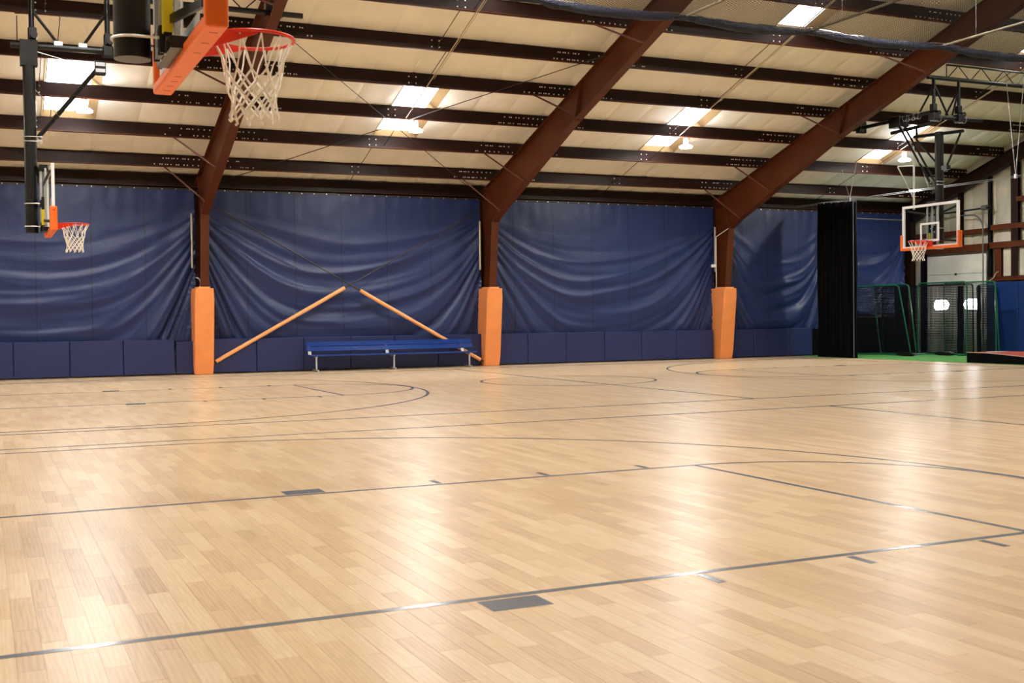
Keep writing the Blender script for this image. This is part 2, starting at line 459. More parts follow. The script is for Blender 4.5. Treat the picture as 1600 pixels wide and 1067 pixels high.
# ---------------------------------------------------------------- walls
wb = struct(MB().box(LX, ENDX+.4, WALLY, WALLY+.3, 0, 18).build('wall_back', insul_w))
struct(MB().extrude([(NY-.3,0),(WALLY+.3,0),(WALLY+.3,roofz(WALLY)+2),(RIDGE,roofz(RIDGE)+2),(NY-.3,roofz(NY)+2)], 'X', LX-.3, LX).build('wall_left', insul_w))
struct(MB().box(LX, ENDX+.4, NY-.3, NY, 0, 18).build('wall_front', wallm))
wr = MB().extrude([(NY-.3,0),(WALLY+.3,0),(WALLY+.3,roofz(WALLY)+2),(RIDGE,roofz(RIDGE)+2),(NY-.3,roofz(NY)+2)], 'X', ENDX+.15, ENDX+.45)
wr = struct(wr.build('wall_right', insul_w))
# insulation bays of the end wall, puffed between vertical seams
def wall_blanket(y0, y1, z0, ztop):
    def fn(u, v):
        y = y0+(y1-y0)*u; zt = ztop(y); z = z0+(zt-z0)*v; e = min(u, 1-u)
        return (ENDX+.12-.12*min(1, e/.15)+.03*noise.noise(V((y*2, z*.5, 9))), y, z)
    MB().grid(fn, 8, 8).build('insulation_panel', insul_w, wr, smooth='all')
yy = 75.5
while yy > 20:
    y0 = yy-3.05
    wall_blanket(max(y0, 19), yy, 10.6 if (yy > 63.6 and y0 < 72.6) else 0, lambda y: roofz(y)+.9)
    yy = y0

# ---------------------------------------------------------------- rigid frames
def web_poly(c, endwall=False):
    top = lambda y: roofz(y)
    pts = [(74.95, 0), (74.95, top(74.95))]
    y = 74.95
    pts += [(RIDGE, top(RIDGE))]
    inner = [(RIDGE, top(RIDGE)-2.7), (40.8, 24.55), (55.9, 19.35), (70.2, 13.55), (71.75, 12.8), (73.3, 0)]
    if endwall: inner = [(RIDGE, top(RIDGE)-1.3), (71.0, top(71)-1.3), (73.9, top(73.9)-1.7), (73.9, 0)]
    return pts+inner, inner
def frame(cx, label, endwall=False, steel=steel):
    fr = thing('steel_frame', label, 'steel frame', (cx, 74, 0))
    poly, inner = web_poly(cx, endwall); L = (cx, 74, 0)
    # split in column web and rafter web
    MB().extrude([(74.95,0),(74.95,roofz(74.95)),inner[-2], inner[-1]] if not endwall else [(74.95,0),(74.95,roofz(74.95)),(73.9,roofz(73.9)),(73.9,0)], 'X', cx-.03, cx+.03).build('column_web', steel, fr, L).location = (0,0,0)
    rf = MB().extrude([(74.95,roofz(74.95)),(RIDGE,roofz(RIDGE))]+inner[:-1], 'X', cx-.03, cx+.03).build('rafter_web', steel, fr, L); rf.location = (0,0,0)
    hw = .34
    m = MB(); a, b = inner[-1], inner[-2]; m.bar((cx,a[0],a[1]), (cx,b[0],b[1]), 2*hw, .06, (0,1,0)); m.box(cx-hw, cx+hw, 74.92, 75.0, 0, roofz(74.95))
    m.build('column_flange', steel, fr, L, ).location = (0,0,0)
    m = MB(); 
    for i in range(len(inner)-2): m.bar((cx,inner[i][0],inner[i][1]), (cx,inner[i+1][0],inner[i+1][1]), 2*hw, .06)
    m.build('bottom_flange', steel, fr, L).location = (0,0,0)
    m = MB(); m.bar((cx,74.95,roofz(74.95)), (cx,RIDGE,roofz(RIDGE)), 2*hw, .05); m.build('top_flange', steel, fr, L).location = (0,0,0)
    if not endwall:
        m = MB()
        def plate(p, q): m.bar((cx,p[0],p[1]), (cx,q[0],q[1]), 2*hw, .09, (0,1,0))
        plate((55.9, 19.35-.15), (54.9, roofz(54.9))); plate((71.7, 12.8), (73.1, roofz(73.1)-.1)); plate((36.5, 25.9), (35.7, roofz(35.7)))
        for q in m.pieces(): q.build('stiffener', steel, fr, L).location = (0,0,0)
        def under(y):
            pts = inner
            for i in range(len(pts)-1):
                (ya, za), (yb, zb) = pts[i], pts[i+1]
                if ya <= y <= yb: return za+(zb-za)*(y-ya)/(yb-ya)
            return 13
        for py, dy in ((71.85, 1.6), (67.0, 1.7), (57.45, 1.7), (47.95, 2.0), (38.4, 2)):
            b = MB(); b.bar((cx-3.15, py, roofz(py)+.1), (cx-.2, py-dy, under(py-dy)+.12), .13, .05); b.bar((cx-3.15, py-.06, roofz(py)+.1), (cx-.2, py-dy-.06, under(py-dy)+.12), .03, .13)
            b.build('flange_brace', steel, fr, L).location = (0,0,0)
    return fr, under if not endwall else None
frame(-8.7, 'rust brown steel frame left of the picture edge, beyond the left basketball hoop')
frame(16.55, 'rust brown tapered steel column and rafter left of the bench, behind the nearest net')
frame(41.8, 'rust brown tapered steel column and rafter at the right end of the blue bench')
frame(67.05, 'rust brown tapered steel column and rafter nearest the black divider curtain')
# end wall frame
frame(92.3, 'dark sloping end wall rafter and corner column beside the overhead door', True, steel_shade)

# ---------------------------------------------------------------- purlins
for i, py in enumerate(PUR):
    zb = roofz(py)
    pn = tag(MB().box(LX, ENDX, py, py+.03, zb, zb+1.0).build('roof_purlin', steel_shade, loc=(0, py, zb)), '', 'purlin', 'purlins under the roof')
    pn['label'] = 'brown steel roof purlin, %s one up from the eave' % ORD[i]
    m = MB().box(LX, ENDX, py-.22, py, zb, zb+.025); m.box(LX, ENDX, py-.22, py-.195, zb, zb+.08); m.build('bottom_flange', steel, pn, (0,py,zb)).location = (0,0,0)  # flange in the lighter steel, coloured as a lit lower edge
    MB().box(LX, ENDX, py+.03, py+.25, zb+.975, zb+1.0).build('top_flange', steel_shade, pn, (0,py,zb)).location = (0,0,0)
    bl = MB()  # pale raised dots standing in for web holes over bright insulation
    def dot(x, z): bl.box(x-.04, x+.04, py-.06, py, zb+z-.04, zb+z+.04)
    for cx in COLX:
        for zz, st, ln in ((.22, .42, 3.8), (.70, .42, 3.3)):
            k = -ln
            while k <= ln:
                if random.random() < .8: dot(cx+k, zz)
                if abs(k) > 1.5 and random.random() < .4: dot(cx+k+.16, zz)
                k += st
        for q in (12.2, 12.75): dot(cx+q, .25); dot(cx+q, .7)
    stuff(bl.build('hole_dots', hole_m, pn, (0,py,zb))).location = (0,0,0)
es = tag(MB().box(LX, ENDX, 74.9, 75.0, 15.0, 16.3).build('eave_strut', steel_shade, loc=(0,75,15)), 'dark brown eave strut along the top of the navy curtains', 'beam')
MB().box(LX, ENDX, 74.55, 74.9, 15.25, 15.3).build('strut_flange', steel, es, (0,75,15)).location = (0,0,0)  # lighter steel colours this lip as if lit
MB().box(LX+.1, ENDX-.1, 75.0, 75.58, 14.6, 16.0).build('closure_panel', steel_shade, es, (0,75,15)).location = (0,0,0)

# sag rods between purlins at mid bay, and conduit feeding the lamps
for bi, (bx, where) in enumerate(((4.0, 'left hoop'), (29.1, 'bench'), (54.0, 'plain curtain'), (79.0, 'divider curtain'))):
    m = MB()
    for i in range(len(PUR)-1):
        m.tube([(bx+(.9 if i % 2 else .0), PUR[i], roofz(PUR[i])+.25), (bx+(.9 if i % 2 else .0), PUR[i+1]+.05, roofz(PUR[i+1])+.25)], .028, 5)
    m.tube([(bx, PUR[0], roofz(PUR[0])+.3), (bx, 74.7, roofz(74.7)+.3)], .028, 5)
    tag(m.build('sag_rod', rodm, loc=(bx, 60, 20)), 'dark sag rods between the purlins in the roof bay over the '+where, 'rod', 'sag rods in the roof bays')
LAMPX = [6.55, 30.96, 55.6, 80.1]
for i, lx in enumerate(LAMPX):
    if i == 0: continue
    m = MB(); m.tube([(lx-.95, y, roofz(y)-.12) for y in (61.7, 50, 38, 26)], .045, 6); m.tube([(lx-.8, y, roofz(y)-.12) for y in (56, 50, 38, 26)], .02, 5)
    tag(m.build('electrical_conduit', conduit_m, loc=(lx, 60, 20)), 'pale conduit running up the roof from the %s hanging lamp' % ('second', 'third', 'rightmost')[i-1], 'conduit', 'lamp conduits')

# roof bracing rods
def rod(p, q, r, label, name='bracing_rod', m=rodm):
    c = (V(p)+V(q))/2
    return tag(MB().tube([p, q], r, 6).build(name, m, loc=c), label, 'rod', 'roof bracing rods')
z = lambda y: roofz(y)-.2
rod((16.9, 50.6, z(50.6)), (41.5, 75.0-.6, z(74.4)-.1), .03, 'thin dark bracing rod falling from the near rim toward the column by the bench')
rod((17.0, 74.4, z(74.4)-.1), (41.5, 51.0, z(51.0)), .03, 'thin dark bracing rod rising from the left column to the middle rafter')

# ---------------------------------------------------------------- lamps
def lamp(x, y, z0, label):
    t = thing('high_bay_lamp', label, 'lamp', (x, y, z0), group='hanging high bay lamps')
    MB().lathe([(.01,-.03),(.50,-.025),(.50,-.02),(.01,-.02)], n=24).build('lamp_lens', lamplens, t)
    b = MB().lathe([(.58,.0),(.62,.01),(.56,.09),(.40,.19),(.22,.26)], n=24).build('lamp_bowl', lampbowl, t, smooth=True)
    MB().lathe([(.60,-.01),(.64,.0),(.64,.03),(.60,.03)], n=24).build('bowl_rim', beige, t, smooth=True)
    MB().lathe([(.16,.27),(.2,.32),(.2,.85),(.15,.92),(.06,.95)], n=14).build('ballast_housing', beige, t, smooth=True)
    MB().tube([(0,0,.93),(0,0,max(1.0, roofz(y)-z0+.02))], .03, 6).build('hook', beige, t)
    return t
LP = [(6.9,'leftmost lit high bay lamp, hanging before the left skylight'),(30.96,'lit high bay lamp hanging below the skylight over the bench bay'),
      (55.6,'lit high bay lamp hanging by the skylight over the third curtain'),(80.1,'rightmost lit high bay lamp, left of the right hoop mast')]
for x, l in LP: lamp(x, 62.2, 18.75, l)
for nr, ry in enumerate((34, 16, -3)):
    for nx, x in enumerate((-17.7, 6.55, 30.96, 55.6, 80.1)):
        lamp(x, ry, roofz(ry)-1.2, 'high bay lamp out of view, %s in the %s row from the back wall' % (ORD[nx], ORD[nr+1]))
lamp(-17.7, 62.2, 18.75, 'lit high bay lamp left of the picture edge')

# ---------------------------------------------------------------- padded wall mats
mats = []
for a, b, e in ((-8, 14.3, 'c'), (15.0, 15.9, 's'), (17.2, 41.05, 'a'), (42.5, 65.9, 'b'), (67.9, 78.1, 'd')):
    mats.append((a, b))
def pad(x0, x1, z1, label, yf=73.25):
    o = MB().rbox(x0+.015, x1-.015, yf, yf+.35, .1, z1, .05).build('wall_mat', navy_pad, loc=(x0, yf, .1))
    MB().box(x0+.02, x1-.02, yf+.35, yf+.4, .08, z1-.02).build('backing_board', wallm, o, (x0, yf, .1)).location = (0,0,0)
    tag(o, label, 'wall mat', 'navy wall mats under the curtains')
def row(xs, txt):
    for i in range(len(xs)-1): pad(xs[i], xs[i+1], 2.86, txt(i, len(xs)-1))
row([-9.6,-5.6,-1.6, 2.36, 6.37, 10.32, 14.26], lambda i, n: 'navy wall mat left of the first orange pad, %s from the pad' % ORD[n-i-1] if i > 1 else 'navy wall mat beyond the left picture edge, %s one out of view' % ORD[i])
pad(14.36, 15.9, 2.7, 'narrow lower navy wall mat touching the first orange column pad')
row([17.2, 20.82, 24.8, 28.85, 32.76, 36.84, 41.0], lambda i, n: 'navy wall mat in the bench bay, %s right of the first orange pad' % ORD[i])
row([42.55, 45.6, 49.57, 53.63, 57.67, 61.64, 65.9], lambda i, n: 'navy wall mat, %s right of the middle orange pad' % ORD[i])
row([67.9, 70.81, 74.87, 78.1], lambda i, n: 'navy wall mat, %s right of the third orange pad' % ORD[i])

# ---------------------------------------------------------------- navy curtains
def curtain(x0, x1, label, seed, ztop=14.95, zbot=2.75, amp=.50, yb=74.25, nu=190, nv=120):
    W = x1-x0
    def fn(u, v):                      # v: 0 at the top, 1 at the bottom
        x = x0+W*u; a = (u-.5)*2
        den = 1.0-.66*abs(a)**2.6
        s = v/den + .10*noise.noise(V((u*2.2, seed, v*1.3)))
        sw = min(1, max(0, (s-.22)/.45)); side = 1-.3*abs(a)
        n1 = noise.noise(V((seed*3.1, s*6.5, u*1.1)))
        n2 = noise.noise(V((seed*1.7+9, s*13.5, u*2.0)))
        rdg = (1-abs(n1)*2.4)
        n3 = noise.noise(V((seed*2.3+3, s*24, u*3.0)))
        d = sw*(.50*rdg+.42*n2+.16*n3*(1-abs(a)**3))*amp*side
        # pleats fanning out of the two top corners
        e = max(0, abs(a)-.55)/.45
        d += .11*e*math.sin((abs(a)+.32*v)*24+seed+3*noise.noise(V((u*3, v*2, seed))))*min(1, .25+v*1.5)
        # fine gathers at the top hem
        d += .012*max(0, 1-v*4)*math.sin(u*W*2*PI/1.15+seed)
        d += .03*noise.noise(V((u*W*.8, v*9, seed+4)))
        z = ztop-(ztop-zbot)*v - .12*(v**4)*noise.noise(V((u*9, seed, 2)))
        if v > .93: d *= (1-(v-.93)/.07*.7)
        return (x, yb-.18-.25*v*(1-abs(a)**4)-d, z)
    m = MB(); m.grid(fn, nu, nv)
    o = m.build('wall_curtain', navy, loc=(x0, yb, zbot), smooth='all')
    tag(o, label, 'curtain', 'navy vinyl wall curtains')
    MB().box(x0, x1, yb-.22, yb-.12, ztop-.02, ztop+.12).build('hem_rail', rodm, o, (x0, yb, zbot)).location = (0,0,0)
    k = x0+.5
    clips = MB()
    while k < x1: 
        clips.box(k-.035, k+.035, yb-.30, yb-.22, ztop-.02, ztop+.07); k += 1.07
    stuff(clips.build('curtain_clips', zinc, o, (x0, yb, zbot))).location = (0,0,0)
curtain(-8.3, 16.1, 'navy vinyl curtain in folds behind the far left hoop', 1.3)
curtain(17.0, 41.3, 'navy vinyl curtain in swags behind the crossed braces', 5.1)
curtain(42.3, 66.5, 'navy vinyl curtain in swags between the middle and right orange pads', 8.4)
curtain(67.5, 80.3, 'navy vinyl curtain between the right column and the black divider', 12.2, nu=110)
curtain(80.6, 91.2, 'dark navy vinyl curtain in the corner behind the divider curtain', 3.6, nu=110, zbot=4.2)

# black backing panel behind the screens, under the corner curtain
MB_dark = tag(MB().rbox(79.4, 91.2, 73.6, 74.0, .1, 3.9, .05).build('wall_mat', blackm, loc=(79.4, 73.6, 0)), 'black backing panel in the corner behind the green screens', 'wall mat')

tag(MB().rbox(78.2, 80.6, 73.9, 74.1, .05, 2.9, .03).build('wall_mat', blackm, loc=(79.4, 74, 0)), 'added black panel darkening the gap between the last navy mat and the divider curtain', 'wall mat')  # no mat here: black panel added to darken a pale gap

# ---------------------------------------------------------------- column pads
def colpad(cx, label):
    t = thing('column_pad', label, 'column pad', (cx, 73, 0), group='orange column pads')
    hw = .76; zt = 6.93
    def prism(x0, x1, yf0, yf1, yb, z0, z1, ch=.07):
        m = MB(); n = 8
        vs = []; 
        for i in range(n+1):
            k = i/n; z = z0+(z1-z0)*k; yf = yf0+(yf1-yf0)*k
            q = .012*noise.noise(V((cx, z*1.7, 1)))
            ins = .05 if i in (0, n) else 0
            vs += [(x0+ins-q, yb, z), (x0+ins-q, yf+ch+ins, z), (x0+ch+ins, yf+ins-q, z), (x1-ch-ins, yf+ins-q, z), (x1-ins+q, yf+ch+ins, z), (x1-ins+q, yb, z)]
        fs = [(i*6+k, i*6+(k+1) % 6, (i+1)*6+(k+1) % 6, (i+1)*6+k) for i in range(n) for k in range(6)]
        fs += [tuple(range(6))[::-1], tuple(range(n*6, n*6+6))]
        return m.add(vs, fs)
    prism(cx-hw, cx+hw, 72.55, 71.75, 74.2, .03, zt).build('pad_cover', orange, t, (cx,73,0), smooth=True).location = (0,0,0)
    MB().box(cx-.45, cx+.45, 71.95, 73.8, zt-.02, zt+.12).build('foam_top', orange_f, t, (cx,73,0)).location = (0,0,0)
colpad(16.45, 'orange column pad left of the bench, first from the left')
colpad(41.75, 'orange column pad at the right end of the bench')
colpad(66.95, 'orange column pad nearest the black divider curtain')

# crossed wall braces with orange foam on the lower halves
def brace(x0, z0, x1, z1, label, side):
    yb = 72.95
    mx, mz = x0+(x1-x0)*.5, z0+(z1-z0)*.5
    t = thing('wall_brace', label, 'brace', (x0, yb, z0), group='crossed wall braces')
    dy = .1*side
    MB().tube([(x0,yb+.1+dy,z0),(x1,yb+.1+dy,z1)], .05, 8).build('brace_rod', rodm, t, (x0,yb,z0), smooth=True).location = (0,0,0)
    k0 = 0.0; k1 = .49
    p = lambda k: (x0+(x1-x0)*k, yb+.1+dy, z0+(z1-z0)*k)
    MB().tube([p(.02), p(.475)], .165, 12).build('foam_sleeve', orange_f, t, (x0,yb,z0), smooth=True).location = (0,0,0)
brace(17.0, .75, 40.9, 13.9, 'brace rising to the right with an orange foam sleeve, left of the bench', 1)
brace(41.2, .3, 16.9, 13.9, 'brace rising to the left with an orange foam sleeve, passing behind the bench', -1)

# small fittings on the columns
def fit(name, mb, m, label, cat, loc): return tag(mb.build(name, m, loc=loc, smooth=True), label, cat)
fit('hanging_hose', MB().tube([(15.85,72.9,7.3+.45*math.sin(a)-.1) if False else (15.95+.32*math.cos(a),72.6,7.35+.45*math.sin(a)) for a in [math.radians(d) for d in range(-80,110,15)]], .05, 8), alu, 'grey loop of hose on top of the first orange column pad', 'hose', (15.9,72.8,7.3))
fit('conduit', MB().tube([(66.1,73.0,7.0),(66.1,73.0,12.0),(66.9,71.7,12.9)], .04, 6), white, 'white conduit on the third column above its orange pad', 'conduit', (66.1,73,7))
fit('junction_box', MB().rbox(65.55,66.05,72.9,73.15,9.0,9.3,.04), beige, 'small pale sensor beside the conduit on the third column', 'sensor', (65.9,73,9.1))
for cx, s in ((16.55, 'first'), (41.8, 'middle'), (67.05, 'third')):
    fit('insulation_edge', MB().rbox(cx-.86, cx-.72, 73.35, 73.5, 8.6, 13.0, .03), insul_w, 'pale strip of insulation in the gap left of the %s column' % s, 'insulation', (cx-.9,74,9))

# ---------------------------------------------------------------- bench
bt = thing('team_bench', 'long blue plank bench with backrest on silver legs before the crossed braces', 'bench', (32.2, 71.5, 0))
BL = (32.2, 71.5, 0); bx0, bx1 = 24.75, 39.65
def bpart(mb, n, m, sm=False):
    for q in mb.pieces(): q.build(n, m, bt, BL, smooth=sm).location = (0,0,0)
def plank_profile(y0, z0, y1, z1, t):       # ribbed plank between two edges
    m = MB(); 
    d = V((0, y1-y0, z1-z0)); n = V((0, -(z1-z0), y1-y0)).normalized()
    k = 6; P = []
    for i in range(k+1):
        p = V((0,y0,z0))+d*(i/k); o = (t if i in (0, k) else (.0 if i % 2 else .03))
        P.append(p-n*(.0 if i % 2 else .022))
    Q = [p+n*t for p in P][::-1]
    poly = [(p.y, p.z) for p in P+Q]
    return m.extrude(poly, 'X', bx0, bx1)
bpart(plank_profile(72.12, 1.72, 72.32, 2.08, -.09), 'back_plank', bench_b)
bpart(plank_profile(72.33, 2.12, 72.5, 2.48, -.09), 'back_plank', bench_b)
bpart(MB().rbox(bx0, bx1, 71.15, 71.98, 1.28, 1.42, .03), 'seat', bench_b)
for lx in (25.35, 32.1, 39.05):
    bpart(MB().tube([(lx, 70.95, .1),(lx, 72.5, .1)], .095, 8), 'foot', zinc, True)
    bpart(MB().tube([(lx, 71.45, .12),(lx, 71.45, 1.12),(lx, 71.5, 1.22)], .085, 8), 'leg', alu, True)
    bpart(MB().bar((lx, 71.25, 1.22),(lx, 72.1, 1.22), .12, .12).bar((lx-.35, 72.12, 1.3),(lx-.38, 72.22, 1.75), .26, .06, (0,1,0)).bar((lx-.38, 72.27, 1.72),(lx-.40, 72.58, 2.42), .2, .05, (0,1,0)), 'back_bracket', alu)

# ---------------------------------------------------------------- basketball hoops
def make_net(zr=0, rr=.74, seed=0, lean=0):
    m = MB(); n = 12; lv = [0, -.62, -.80, -.97, -1.13, -1.29, -1.44]; rad = [rr, .56, .50, .455, .43, .425, .47]
    rnd = random.Random(seed)
    def P(i, k):      # i: angular half steps, k: level
        a = 2*PI*i/(2*n); r = rad[k]+rnd_tab[(i % (2*n), k)]
        return V((1.17+r*math.cos(a)+lean*(-lv[k])*.1, r*math.sin(a), zr+lv[k]+rnd_z[(i % (2*n), k)]))
    rnd_tab = {(i, k): (rnd.random()-.5)*.05*(k > 0) for i in range(2*n) for k in range(7)}
    rnd_z = {(i, k): (rnd.random()-.5)*.05*(k > 0) for i in range(2*n) for k in range(7)}
    for i in range(n):
        for sgn in (-1, 1):
            for k in range(6):
                a0 = 2*i+(k % 2); a1 = a0+sgn
                p, q = P(a0, k), P(a1, k+1)
                mid = (p+q)/2
                if k == 0: mid += V((math.cos(2*PI*a0/(2*n)), math.sin(2*PI*a0/(2*n)), 0))*(-.06)+V((0,0,-.02))
                m.tube([p, mid, q], .021 if k else .016, 5, caps=False)
    for i in range(n):      # tied loops at the bottom
        p = P(2*i, 6); m.tube([p+V((0,0,.02)), p+V((.02,.02,-.06)), p+V((-.02,0,-.09))], .028, 5)
    return m
def hoop(label, loc, rz, mast_top, front_brace=True, seed=0, zrim=.5):
    """local frame: origin at the middle of the lower glass edge, +x towards the court"""
    t = thing('basketball_hoop', label, 'basketball hoop', loc, rz, 'basketball hoops')
    def P(mb, n, m, sm=False):
        if n in ('u_bolt', 'mounting_bracket', 'height_adjuster', 'corner_arm', 'winch_motor', 'motor_plate', 'rim_bracket'):
            for q in mb.pieces(): o = q.build(n, m, t, smooth=sm)
            return o
        return mb.build(n, m, t, smooth=sm)
    P(MB().box(-.06,-.02,-2.95,2.95,.06,3.45), 'glass_backboard', glass)
    m = MB()
    for y0, y1, z0, z1 in ((-3,3,0,.2),(-3,3,3.3,3.5),(-3,-2.8,.2,3.3),(2.8,3,.2,3.3)): m.box(-.16, 0, y0, y1, z0, z1)
    P(m, 'frame', white)
    m = MB()
    for y0, y1, z0, z1 in ((-1,1,.5,.66),(-1,1,1.84,2.0),(-1,-.84,.66,1.84),(.84,1,.66,1.84)): m.box(-.02, .008, y0, y1, z0, z1)
    P(m, 'target_square', white)
    # padding: bottom run and two side arms
    U = [(-3.13,-.11),(3.13,-.11),(3.13,1.18),(2.96,1.18),(2.96,.1),(-2.96,.1),(-2.96,1.18),(-3.13,1.18)]
    pd = P(MB().extrude(U, 'X', -.28, .11), 'padding', orange_b)
    bv = pd.modifiers.new('bevel', 'BEVEL'); bv.width = .045*F; bv.segments = 2
    sl = MB()
    for k in (-2.7,-1.9,-1.1,1.1,1.6,2.1,2.6): sl.box(-.14, .0, k-.02, k+.02, -.113, -.10)
    for sy in (-1, 1): sl.box(-.14, .0, sy*3.132-.004, sy*3.132+.004, .95, .99)
    o = sl.build('padding_slot', orange_d, pd)
    # rim, plate and brace
    ring = [(1.17+.78*math.cos(a), .78*math.sin(a), zrim) for a in [2*PI*k/40 for k in range(40)]]
    P(MB().tube(ring, .036, 8, closed=True), 'rim', rimred, True)
    m = MB(); m.box(0, .14, -.34, .34, zrim-.42, zrim+.06)
    m.add([(.1,-.34,zrim-.07),(.1,.34,zrim-.07),(.52,.47,zrim-.05),(.40,0,zrim-.05),(.52,-.47,zrim-.05),(.1,-.34,zrim+.0),(.1,.34,zrim+.0),(.52,.47,zrim+.0),(.40,0,zrim),(.52,-.47,zrim+.0)],
          [(0,1,2,3,4),(5,9,8,7,6),(0,1,6,5),(1,2,7,6),(2,3,8,7),(3,4,9,8),(4,0,5,9)])
    for sy in (-1, 1):
        P3 = [(.1, .34, -.36), (.55, .56, -.24), (1.1, .78, -.06)]
        for (xa, ya, da), (xb, yb, db) in zip(P3[:-1], P3[1:]):
            m.add([(xa,sy*ya,zrim+da),(xa,sy*ya,zrim+.03),(xb,sy*yb,zrim+.03),(xb,sy*yb,zrim+db),
                   (xa,sy*(ya-.03),zrim+da),(xa,sy*(ya-.03),zrim+.03),(xb,sy*(yb-.03),zrim+.03),(xb,sy*(yb-.03),zrim+db)],
                  [(0,1,2,3),(7,6,5,4),(0,4,5,1),(1,5,6,2),(2,6,7,3),(3,7,4,0)])
    P(m, 'rim_bracket', rimred)
    P(make_net(zrim-.04, .76, seed), 'net', white_net, 'all')
    # mast behind the board
    mz0 = -.08; mh = mast_top-loc[2]
    P(MB().lathe([(.33,mz0),(.33,mh)], (-1.05,0,0), 28), 'mast', black, True)
    m = MB()
    for zz in (.28, 1.55, 5.0, 5.25):
        a = [math.radians(k) for k in range(90, 271, 15)]
        m.tube([(-.5,.36,zz)]+[(-1.05+.36*math.cos(k), .36*math.sin(k), zz) for k in a]+[(-.5,-.36,zz)], .03, 6)
        for sy in (-1, 1): m.lathe([(.055,-.045),(.055,.045)], (-.48, sy*.36, zz), 6)
    P(m, 'u_bolt', zinc, True)
    m = MB(); m.box(-.62,-.52,-.42,.42,.0,.5); m.box(-.62,-.52,-.42,.42,1.35,1.75)
    m.box(-.62,-.2,-.5,.5,3.35,3.7); m.box(-.5,-.16,-.9,.9,.0,.22)
    P(m, 'mounting_bracket', black)
    m = MB(); m.box(-.62,-.5,-.36,-.2,.0,3.7); m.box(-.62,-.5,.2,.36,.0,3.7); m.box(-.38,-.28,-.62,-.5,.1,3.5); m.box(-.38,-.28,.5,.62,.1,3.5)
    m.tube([(-.42,-.08,1.6),(-.42,-.08,3.6)], .055, 8)
    P(m, 'height_adjuster', alu, True)
    m = MB(); m.box(-.56,-.42,-.60,-.42,.3,1.9)
    la = P(m, 'actuator', black); MB().box(-.575,-.405,-.615,-.405,.34,1.2).build('warning_label', yellow, la)
    m = MB()
    for sy in (-1, 1): m.bar((-.2, sy*2.6, 3.1), (-.45, sy*.4, 2.6), .08, .15); m.bar((-.2, sy*2.6, .4), (-.45, sy*.4, .6), .08, .15)
    P(m, 'corner_arm', black)
    return t, P
TH = 9.5
h1, P1 = hoop('far left basketball hoop seen edge-on against the navy curtain', (3.92, YF, 9.42), 0, 18.8, seed=3, zrim=.47)
P1(MB().tube([(-.65,0,5.25),(2.75,0,9.55)], .13, 8), 'fold_brace', black, True)
P1(MB().box(2.4,3.0,-.25,.25,9.0,9.75).box(-1.5,-.6,-.3,.3,9.2,10.6), 'winch_motor', black)
P1(MB().box(2.45,2.95,-.27,-.25,9.1,9.3).box(2.45,2.95,-.27,-.25,9.45,9.65), 'motor_plate', alu)
P1(MB().tube([(-.75,-.1,7.9),(0.0,-.1,7.0),(.55,-.1,6.4)], .02, 5), 'safety_strap', zinc)
h2, P2 = hoop('large near basketball hoop with orange padding at the top of the picture', (3.86, .02, 9.27), 0, 20, seed=11, zrim=.48)
P2(MB().tube([(-.65,0,5.25),(2.75,0,10.2)], .13, 8), 'fold_brace', black, True)
P2(MB().box(2.4,3.0,-.25,.25,9.4,10.4), 'winch_motor', black)
h3, P3 = hoop('right basketball hoop facing the court before the end wall', (68.85, YF, 9.48), PI, 18.7, seed=5)

# superstructure of the hoops: pipe frame hung from trusses
def clampb(mb, x, y, z, s=.22): mb.box(x-s, x+s, y-s, y+s, z-s*1.2, z+s*1.2)
def ubolts(mb, pts, r=.2):
    for x, y, z in pts:
        for dx in (-.14, .14):
            mb.tube([(x+dx, y+r, z+.2), (x+dx, y+r, z-.05), (x+dx, y+r*.6, z-r), (x+dx, y-r*.6, z-r), (x+dx, y-r, z-.05), (x+dx, y-r, z+.25)], .022, 5)
def truss(x0, x1, y, z0, z1, label):
    t = thing('roof_truss', label, 'truss', (x0, y, z0), group='black hoop trusses')
    L = (x0, y, z0)
    def P(mb, n, m=black, sm=True):
        for q in mb.pieces(): q.build(n, m, t, L, smooth=sm).location = (0,0,0)
    P(MB().tube([(x0-1.2,y,z0),(x1,y,z0)], .17, 10), 'bottom_chord')
    P(MB().tube([(x0+.8,y,z1),(x1,y,z1)], .08, 8), 'top_chord')
    m = MB(); k = x0+.8; s = 0
    m.tube([(k,y,z0),(k,y,z1)], .05, 6)
    while k+1.25 <= x1:
        m.tube([(k,y,z0 if s == 0 else z1),(k+1.25,y,z1 if s == 0 else z0)], .04, 6); k += 1.25; s = 1-s
    P(m, 'web_bar')
    return t
